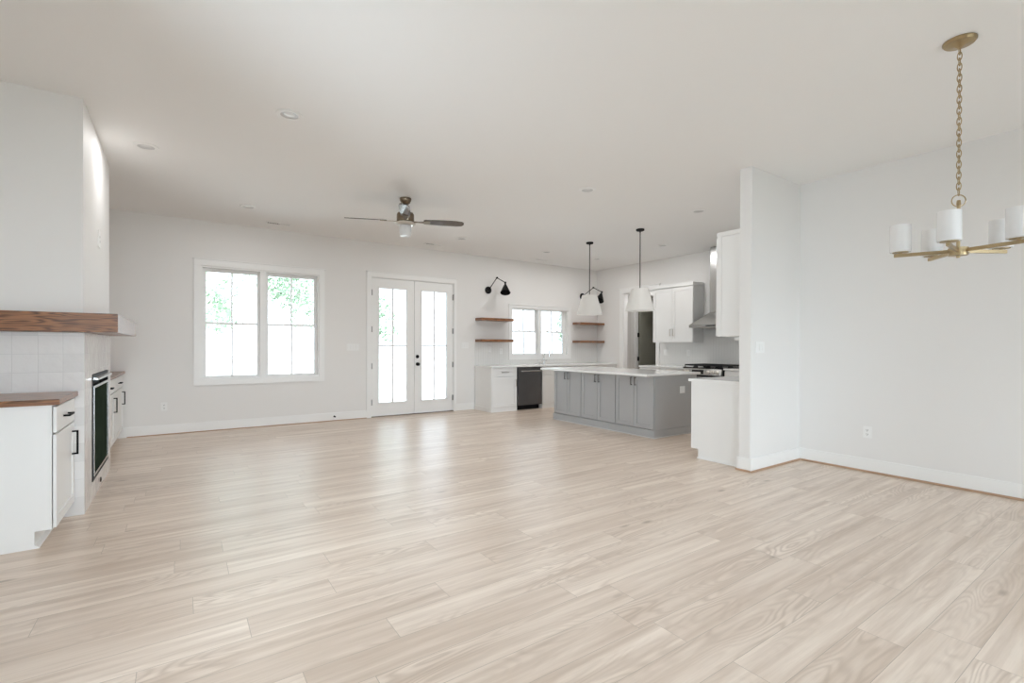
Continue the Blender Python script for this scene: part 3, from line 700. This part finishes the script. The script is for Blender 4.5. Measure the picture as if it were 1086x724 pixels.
MB().box(7.455, XK - .012, RY0 + .002, RY1 - .002, .873, .892).build('cooktop', BGLASS, t, bevel=.003)
for k in range(3):
    a = RY0 + .012 + k * .246; c = a + .24; b = MB(); x0, x1 = 7.49, 8.09; w = .012; z0, z1 = .915, .94
    b.box(x0, x1, a, a + w, z0, z1); b.box(x0, x1, c - w, c, z0, z1); b.box(x0, x0 + w, a + w, c - w, z0, z1); b.box(x1 - w, x1, a + w, c - w, z0, z1)
    for xx in (x0 + .13, x0 + .29, x0 + .45): b.box(xx, xx + w, a + w, c - w, z0, z1)
    b.box(x0 + w, x1 - w, (a + c) / 2 - w / 2, (a + c) / 2 + w / 2, z0 + .002, z1 + .002)
    for xx in (x0, x1 - w):
        for yy in (a, c - w): b.box(xx, xx + w, yy, yy + w, .892, z0)
    b.build('grate', CAST, t)
    for xx in (7.64, 7.94): MB().lathe((xx, (a + c) / 2, .892), [(.045, 0), (.045, .008), (.03, .01), (.03, .018), (.001, .019)], seg=20).build('burner', CAST, t)

# range hood
t = thing('range_hood', 'stainless chimney range hood above the gas range', 'range hood', (7.87, 5.0, 1.60))
h0, h1, xf_, xb = 4.59, 5.41, 7.64, XK - .01
MB().box(xf_, xb, h0, h1, 1.60, 1.645).build('canopy_lip', STEEL, t, bevel=.002)
c0, c1, cx = 4.86, 5.14, 7.86
b = MB(); v = [b.bm.verts.new(p) for p in ((xf_, h0, 1.646), (xb, h0, 1.646), (xb, h1, 1.646), (xf_, h1, 1.646), (cx, c0, 1.87), (xb, c0, 1.87), (xb, c1, 1.87), (cx, c1, 1.87))]
for f in ((3,2,1,0),(4,5,6,7),(0,1,5,4),(1,2,6,5),(2,3,7,6),(3,0,4,7)): b.bm.faces.new([v[i] for i in f])
b.build('canopy', STEEL, t)
MB().box(cx, xb, c0, c1, 1.871, 2.46).build('chimney_duct', STEEL, t, bevel=.002)
MB().box(cx + .006, xb, c0 + .006, c1 - .006, 2.461, ZC - .001).build('upper_duct', STEEL, t, bevel=.002)
MB().box(xf_ - .002, xf_ + .001, 4.87, 5.07, 1.612, 1.634).build('control_strip', BGLASS, t)
MB().box(xf_ + .04, xb - .06, h0 + .05, h1 - .05, 1.594, 1.5995).build('grease_filter', NICKEL, t)

# wall cabinets
t = thing('wall_cabinet', 'white two door wall cabinet left of the range hood', 'wall cabinet', (7.97, 5.9, 1.335), 'white kitchen wall cabinets')
WY0, WY1 = 5.44, 6.355
MB().box(7.82, XK - .009, WY0, WY1, 1.335, 2.395).build('body', CABW, t)
for a, c, h in ((WY0 + .004, 5.893, 5.862), (5.897, WY1 - .004, 5.93)):
    d = shaker('-x', 7.82, a, c, 1.34, 2.375, t, CABW); pull('-x', 7.80, h, 1.525, .13, True, d, NICKEL, t=.008)
b = MB(); b.box(7.785, XK - .009, WY0 - .012, WY1 + .012, 2.396, 2.462); b.build('crown_board', CABW, t, bevel=.004)
t = thing('wall_cabinet', 'tall pale wall cabinet seen edge-on against the stub wall', 'wall cabinet', (6.4, 2.9, 1.36), 'white kitchen wall cabinets')
MB().box(4.79, 7.75, YP1 + .002, 3.035, 1.36, 2.43).build('body', CABW, t, bevel=.002)
b = MB(); b.ob('-x', 4.79, 2.73, 2.775, 1.36, 2.43, .0005, .006); b.ob('-x', 4.79, 2.99, 3.035, 1.36, 2.43, .0005, .006); b.build('side_stile', CABW, t)
for k in range(5):
    a = 4.794 + k * .59; d = shaker('+y', 3.035, a, a + .585, 1.365, 2.42, t, CABW); pull('+y', 3.055, a + .05, 1.5, .13, True, d, NICKEL)
MB().box(4.784, 7.75, YP1 + .002, 3.045, 2.431, 2.48).build('crown_board', CABW, t, bevel=.004)
tag(MB().box(4.80, 5.3, YP1 + .001, 2.85, 1.318, 1.350).build('power_strip', PLASTIC, bevel=.004, loc=(5.05, YP1, 1.318)), 'white power strip on the stub wall under the tall wall cabinet', 'power strip')

# ------------------------------------------------------------------ island
t = thing('kitchen_island', 'grey panelled kitchen island with three pairs of doors', 'kitchen island', (5.75, 5.35, 0))
IX0, IX1, IY0, IY1 = 5.305, 6.24, 4.285, 6.41
b = MB(); b.box(IX0 + .022, IX1, IY0, IY1, .0, .849)
for a, c in ((IY0, 4.2985), (4.977 - .001, 4.979 + .001), (5.7195, 5.7225), (6.404, IY1)): b.box(IX0 + .004, IX0 + .022, a, c, .109, .849)
b.box(IX0, IX0 + .022, IY0, IY1, 0, .1085); b.build('body', CABG, t)
b = MB(); b.box(IX0 - .022, IX0 - .0005, IY0 - .012, IY1 + .012, 0, .108); b.box(IX0 - .0005, IX1, IY0 - .012, IY0 - .0005, 0, .108); b.box(IX0 - .0005, IX1, IY1 + .0005, IY1 + .012, 0, .108)
b.build('base_trim', CABG, t, bevel=.003)
b = MB(); b.box(IX0 - .036, IX0 - .0225, IY0 - .026, IY1 + .02, 0, .016); b.box(IX0 - .0225, IX1, IY0 - .026, IY0 - .0125, 0, .016)
b.build('shoe_strip', mat('pale_grey_shoe_paint', (.6, .6, .59), .5, noise=.02), t, bevel=.004)
bounds = [4.287, 4.985, 5.728, 6.405]
for a, c in zip(bounds, bounds[1:]):
    m = (a + c) / 2
    for u0, u1, h in ((a + .007, m - .0025, m - .035), (m + .0025, c - .007, m + .035)):
        d = shaker('-x', IX0 + .022, u0, u1, .118, .842, t, CABG, rail=.055, thick=.042); pull('-x', IX0 - .02, h, .762, .115, True, d, HINGE, t=.011)
b = MB(); b.prism([(5.105, 4.255), (6.30, 4.255), (6.30, 6.56), (5.105, 6.56)], 2, .850, .880)
b = b.build('island_worktop', QUARTZ, loc=(5.7, 5.4, .85), bevel=.006)
tag(b, 'long white quartz worktop on the grey island', 'worktop')
b = MB()

# ------------------------------------------------------------------ pendants, fan, chandelier, downlights
def pendant(x, y, label):
    t = thing('pendant_light', label, 'pendant light', (x, y, ZC), 'white cone pendants over the island')
    MB().lathe((x, y, ZC - .0005), [(.062, 0), (.062, .02), (.055, .026), (.01, .028), (.01, .05), (.001, .05)], sgn=-1, seg=32).build('canopy', BLACK, t, smooth=True)
    MB().lathe((x, y, 2.13), [(.0075, 0), (.0075, ZC - .03 - 2.13)], seg=12).build('rod', mat('dark_bronze_rod', (.05, .045, .04), .4, metal=.6, noise=.05) if 'dark_bronze_rod' not in bpy.data.materials else bpy.data.materials['dark_bronze_rod'], t)
    MB().lathe((x, y, 1.80), [(.222, 0), (.128, .335), (.124, .335), (.217, .004), (.222, 0)], seg=48).build('lamp_shade', SHADE, t, smooth=True)
    b = MB().lathe((x, y, 2.128), [(.012, 0), (.02, -.02), (.02, -.09), (.001, -.09)], seg=16)
    for k in range(3):
        a = k * 2.094; b.tube([(x, y, 2.118), (x + .126 * math.cos(a), y + .126 * math.sin(a), 2.128)], .003, 6)
    b.build('lamp_holder', BLACK, t)
    MB().lathe((x, y, 1.98), [(.001, -.03), (.02, -.025), (.03, 0), (.026, .03), (.014, .057), (.001, .058)], seg=16).build('bulb', OPAL, t, smooth=True)
    return t
p = pendant(5.828, 6.108, 'white cone pendant with black rod at the far end of the island')
dup(p, (5.803, 4.976, ZC), 'white cone pendant with black rod at the near end of the island')

# ceiling fan
FX, FY = 2.263, 5.601
t = thing('ceiling_fan', 'bronze ceiling fan with dark blades and white glass light', 'ceiling fan', (FX, FY, ZC))
MB().lathe((FX, FY, ZC - .0005), [(.072, 0), (.070, .02), (.055, .055), (.03, .075), (.015, .078), (.001, .078)], sgn=-1).build('canopy', BRONZE, t, smooth=True)
MB().lathe((FX, FY, 2.90), [(.013, 0), (.013, .1)], seg=16).build('downrod', BRONZE, t)
MB().lathe((FX, FY, 2.76), [(.001, 0), (.10, 0), (.105, .01), (.105, .09), (.095, .11), (.06, .13), (.03, .145), (.001, .147)]).build('motor_housing', BRONZE, t, smooth=True)
MB().lathe((FX, FY, 2.715), [(.055, 0), (.10, .006), (.122, .022), (.122, .034), (.10, .044), (.001, .044)]).build('switch_housing', NICKEL, t, smooth=True)
MB().lathe((FX, FY, 2.59), [(.001, 0), (.062, 0), (.070, .012), (.074, .08), (.072, .125), (.001, .126)]).build('glass_light', OPAL, t, smooth=True)
a0 = math.atan2(math.cos(YAW), math.sin(YAW)) - HP          # direction of the camera's right
for k in range(4):
    a = a0 + k * HP + .20
    q = Matrix.Translation((FX, FY, 2.775)) @ Matrix.Rotation(a, 4, 'Z') @ Matrix.Rotation(math.radians(-13), 4, 'X')
    b = MB(); n = 14; top = []; bot = []
    outline = [(.22, -.045), (.24, -.055), (.45, -.066), (.62, -.066), (.685, -.055), (.712, -.03), (.715, 0), (.712, .03), (.685, .055), (.62, .066), (.45, .066), (.24, .055), (.22, .045)]
    b.prism(outline, 2, -.004, .004); b.xf(q); b.build('blade', BLADE, t, bevel=.002)
    b = MB(); b.prism([(.08, -.02), (.15, -.012), (.2, -.02), (.27, -.04), (.3, -.035), (.3, .035), (.27, .04), (.2, .02), (.15, .012), (.08, .02)], 2, -.010, -.0045); b.xf(q); b.build('blade_bracket', BRONZE, t)

# chandelier
CHX, CHY, HZ = 3.774, .849, 1.816
t = thing('chandelier', 'brass five arm chandelier with white glass shades on a chain', 'chandelier', (CHX, CHY, ZC))
MB().lathe((CHX, CHY, ZC - .0005), [(.078, 0), (.078, .008), (.070, .018), (.025, .026), (.01, .04), (.001, .04)], sgn=-1, seg=40).build('canopy', BRASS, t, smooth=True)
def link(cx, cy, cz, L, w, r, ang):
    pts = []
    for k in range(20):
        a = 2 * math.pi * k / 20; pts.append((cx + w * math.cos(a) * math.cos(ang), cy + w * math.cos(a) * math.sin(ang), cz + L * math.sin(a) * (1 if abs(math.sin(a)) < .99 else 1)))
    return MB().tube(pts, r, 8, closed=True)
zc = ZC - .058; i = 0; ztop = zc
n = 26; step = (ztop - 2.165) / n
for i in range(n + 1):
    link(CHX, CHY, ztop - i * step, step * .5 + .0085, .0105, .0026, YAW * -1 + .5 + (i % 2) * HP).build('chain_link', BRASS, t, smooth=True)
link(CHX, CHY, 2.112, .034, .034, .003, -YAW - .3).build('hanging_ring', BRASS, t, smooth=True)
MB().lathe((CHX, CHY, HZ + .02), [(.001, .28), (.009, .278), (.012, .253), (.009, .25), (.009, 0), (.001, 0)], seg=16).build('stem', BRASS, t, smooth=True)
MB().lathe((CHX, CHY, HZ - .028), [(.001, -.012), (.008, -.012), (.01, 0), (.045, .001), (.045, .024), (.047, .026), (.047, .046), (.02, .05), (.001, .05)], seg=32).build('hub', BRASS, t, smooth=True)
latv = Vector((math.cos(YAW), -math.sin(YAW), 0)); depv = Vector((math.sin(YAW), math.cos(YAW), 0))
for k in range(5):
    th = math.radians(3 + 72 * k); dv = latv * math.cos(th) + depv * math.sin(th); R = .287
    ang = math.atan2(dv.y, dv.x); q = Matrix.Translation((CHX, CHY, HZ)) @ Matrix.Rotation(ang, 4, 'Z')
    arm = MB().box(.04, R + .012, -.008, .008, -.010, .010).xf(q).build('arm', BRASS, t, bevel=.001)
    e = Vector((CHX, CHY, HZ)) + dv * (R - .02)
    MB().lathe((e.x, e.y, HZ + .0105), [(.009, 0), (.009, .004), (.04, .005), (.04, .009), (.012, .010), (.012, .035), (.001, .035)], seg=24).build('lamp_cup', BRASS, arm, smooth=True)
    MB().lathe((e.x, e.y, HZ + .020), [(.012, 0), (.052, 0), (.0535, .002), (.0535, .165), (.050, .165), (.050, .005), (.012, .003)], seg=36).build('glass_shade', OPAL, arm, smooth=True)
    MB().lathe((e.x, e.y, HZ + .046), [(.012, 0), (.012, .03), (.02, .05), (.016, .075), (.001, .09)], seg=16).build('bulb', OPAL, arm, smooth=True)

# downlights
BAF = mat('grey_baffle', (.55, .55, .55), .3, noise=.02)
LENS = mat('frosted_lens', (.82, .82, .82), .2, noise=.02)
def downlight(x, y, label):
    t = thing('recessed_light', label, 'ceiling light', (x, y, ZC), 'round recessed ceiling lights')
    MB().lathe((x, y, ZC - .0005), [(.097, 0), (.095, .006), (.078, .011), (.066, .009), (.064, .003), (.064, 0), (.097, 0)], sgn=-1, seg=40).build('trim_ring', PLASTIC, t, smooth=True)
    MB().lathe((x, y, ZC - .0005), [(.001, .001), (.044, .001), (.066, .006), (.066, .0), (.001, 0)], sgn=-1, seg=40).build('baffle', BAF, t, smooth=True)
    MB().lathe((x, y, ZC - .002), [(.001, .003), (.03, .002), (.04, 0), (.001, 0)], sgn=-1, seg=32).build('lens', LENS, t, smooth=True)
    return t
spots = [(.698, 4.094, 'large looking recessed ceiling light nearest the viewer, upper left of the fan'),
 (-.261, 5.49, 'recessed ceiling light closest to the chimney breast'),
 (.717, 7.105, 'recessed ceiling light above the large living area window'),
 (3.847, 4.074, 'recessed ceiling light in the middle of the ceiling right of the fan'),
 (5.65, 3.86, 'recessed ceiling light beside the top of the stub wall'),
 (7.043, 5.527, 'recessed ceiling light in front of the range hood and wall cabinet'),
 (5.736, 7.192, 'recessed ceiling light just left of the far pendant canopy'),
 (3.866, 7.12, 'recessed ceiling light above the glazed doors right of the fan blade'),
 (7.04, 7.168, 'recessed ceiling light nearest the back corner of the kitchen')]
p = downlight(*spots[0])
all_spots = [p] + [dup(p, (s[0], s[1], ZC), s[2]) for s in spots[1:]]
all_spots.append(dup(p, (8.62, 6.9, ZC), 'added unseen recessed light brightening the lobby behind the kitchen end wall'))  # extra lamp added out of view to brighten the lobby
for q in all_spots:
    circuit = 'kitchen' if q.location.x > 5 else 'living'
    l = bpy.data.lights.get('downlight_' + circuit)
    if l is None:
        l = bpy.data.lights.new('downlight_' + circuit, 'AREA'); l.shape = 'DISK'; l.size = .07; l.energy = LAMP[circuit]; l.color = (1, .99, .985)
    o = bpy.data.objects.new('lamp_glow', l); COL.objects.link(o); o.parent = q; o.location = (0, 0, -.013)
# ceiling registers
def register(x, y, label):
    t = thing('air_vent', label, 'air vent', (x, y, ZC), 'slim ceiling air vents along the back wall')
    b = MB(); a, c, d, e = x - .17, x + .17, y - .06, y + .06
    b.box(a, c, d, d + .02, ZC - .008, ZC - .0005); b.box(a, c, e - .02, e, ZC - .008, ZC - .0005); b.box(a, a + .02, d + .02, e - .02, ZC - .008, ZC - .0005); b.box(c - .02, c, d + .02, e - .02, ZC - .008, ZC - .0005)
    b.build('frame', PLASTIC, t)
    MB().box(a + .02, c - .02, d + .02, e - .02, ZC - .002, ZC - .0005).build('backing', SLOT, t)
    b = MB()
    for k in range(14):
        xx = a + .03 + k * .0205; s = -1 if k < 7 else 1
        b.prism([(xx, ZC - .002), (xx + .003, ZC - .002), (xx + .003 + s * .010, ZC - .010), (xx + s * .010, ZC - .010)], 1, d + .02, e - .02)
    b.build('louvres', PLASTIC, t)
    return t
p = register(1.183, 7.832, 'slim ceiling air vent above the large window')
dup(p, (3.689, 7.82, ZC), 'slim ceiling air vent above the glazed doors')
dup(p, (6.194, 7.907, ZC), 'slim ceiling air vent above the kitchen window')

# ------------------------------------------------------------------ outlets and switches
def plate(o, face, u, z, w, h, label, kind, cat, n=1, group=None, plug=SLOT):
    loc = {'-y': (u, face, z), '-x': (face, u, z), '+x': (face, u, z)}[o]
    t = thing(kind, label, cat, loc, group)
    MB().ob(o, face, u - w/2, u + w/2, z - h/2, z + h/2, .0005, .006).build('cover_plate', PLASTIC, t, bevel=.0015)
    for k in range(n):
        uu = u + (k - (n - 1) / 2) * .046
        if kind in ('wall_outlet',):
            for zz in (z + .02, z - .02):
                s = MB().ob(o, face, uu - .016, uu + .016, zz - .014, zz + .014, .006, .008).build('socket', PLASTIC, t)
                b = MB(); b.ob(o, face, uu - .008, uu - .005, zz - .004, zz + .007, .008, .0085); b.ob(o, face, uu + .005, uu + .008, zz - .004, zz + .007, .008, .0085); b.ob(o, face, uu - .003, uu + .003, zz - .011, zz - .006, .008, .0085); b.build('slots', SLOT, s)
        else:
            MB().ob(o, face, uu - .016, uu + .016, z - .033, z + .033, .006, .0095).build('rocker', PLASTIC, t)
G1, G2 = 'white wall outlets', 'white light switches'
plate('-x', XR, 1.952, .399, .072, .115, 'white wall outlet low on the wall behind the chandelier', 'wall_outlet', 'outlet', 1, G1)
plate('-y', YB, -.193, .391, .072, .115, 'white wall outlet low on the back wall left of the large window', 'wall_outlet', 'outlet', 1, G1)
plate('-y', YB, 2.405, 1.225, .21, .115, 'white switch plate left of the glazed doors', 'light_switch', 'switch', 4, G2)
plate('-y', YB, 4.575, 1.262, .165, .115, 'white switch plate between the glazed doors and the shelves', 'light_switch', 'switch', 3, G2)
plate('-y', YB - .008, 5.13, 1.19, .072, .115, 'white switch plate under the left floating shelves', 'light_switch', 'switch', 1, G2)
plate('-y', YB - .008, 5.41, 1.15, .072, .115, 'white wall outlet under the left floating shelves', 'wall_outlet', 'outlet', 1, G1)
plate('-x', XK - .008, 6.286, 1.138, .115, .115, 'white switch plate on the tiles below the wall cabinet, near the opening', 'light_switch', 'switch', 2, G2)
plate('-x', XK - .008, 5.76, 1.135, .072, .115, 'white wall outlet on the tiles below the wall cabinet, near the range', 'wall_outlet', 'outlet', 1, G1)
plate('-y', YP0, 4.84, 1.245, .165, .115, 'white switch plate on the stub wall face', 'light_switch', 'switch', 3, G2)
plate('-y', IY0, 5.903, .638, .115, .1, 'white outlet on the grey end of the kitchen island', 'island_outlet', 'outlet', 2, G1)
plate('+x', CX, 5.525, 2.17, .115, .15, 'white recessed outlet plate on the chimney breast above the mantel', 'wall_outlet', 'outlet', 1, G1)
tag(MB().lathe((2.10, YB - T - .0005, .075), [(.014, 0), (.014, .006), (.007, .008), (.007, .04), (.012, .042), (.012, .055), (.001, .056)], axis=1, sgn=-1, seg=16).build('door_stop', BLACK, loc=(2.10, YB - T, .075), smooth=True), 'small black door stop on the baseboard left of the glazed doors', 'door stop')
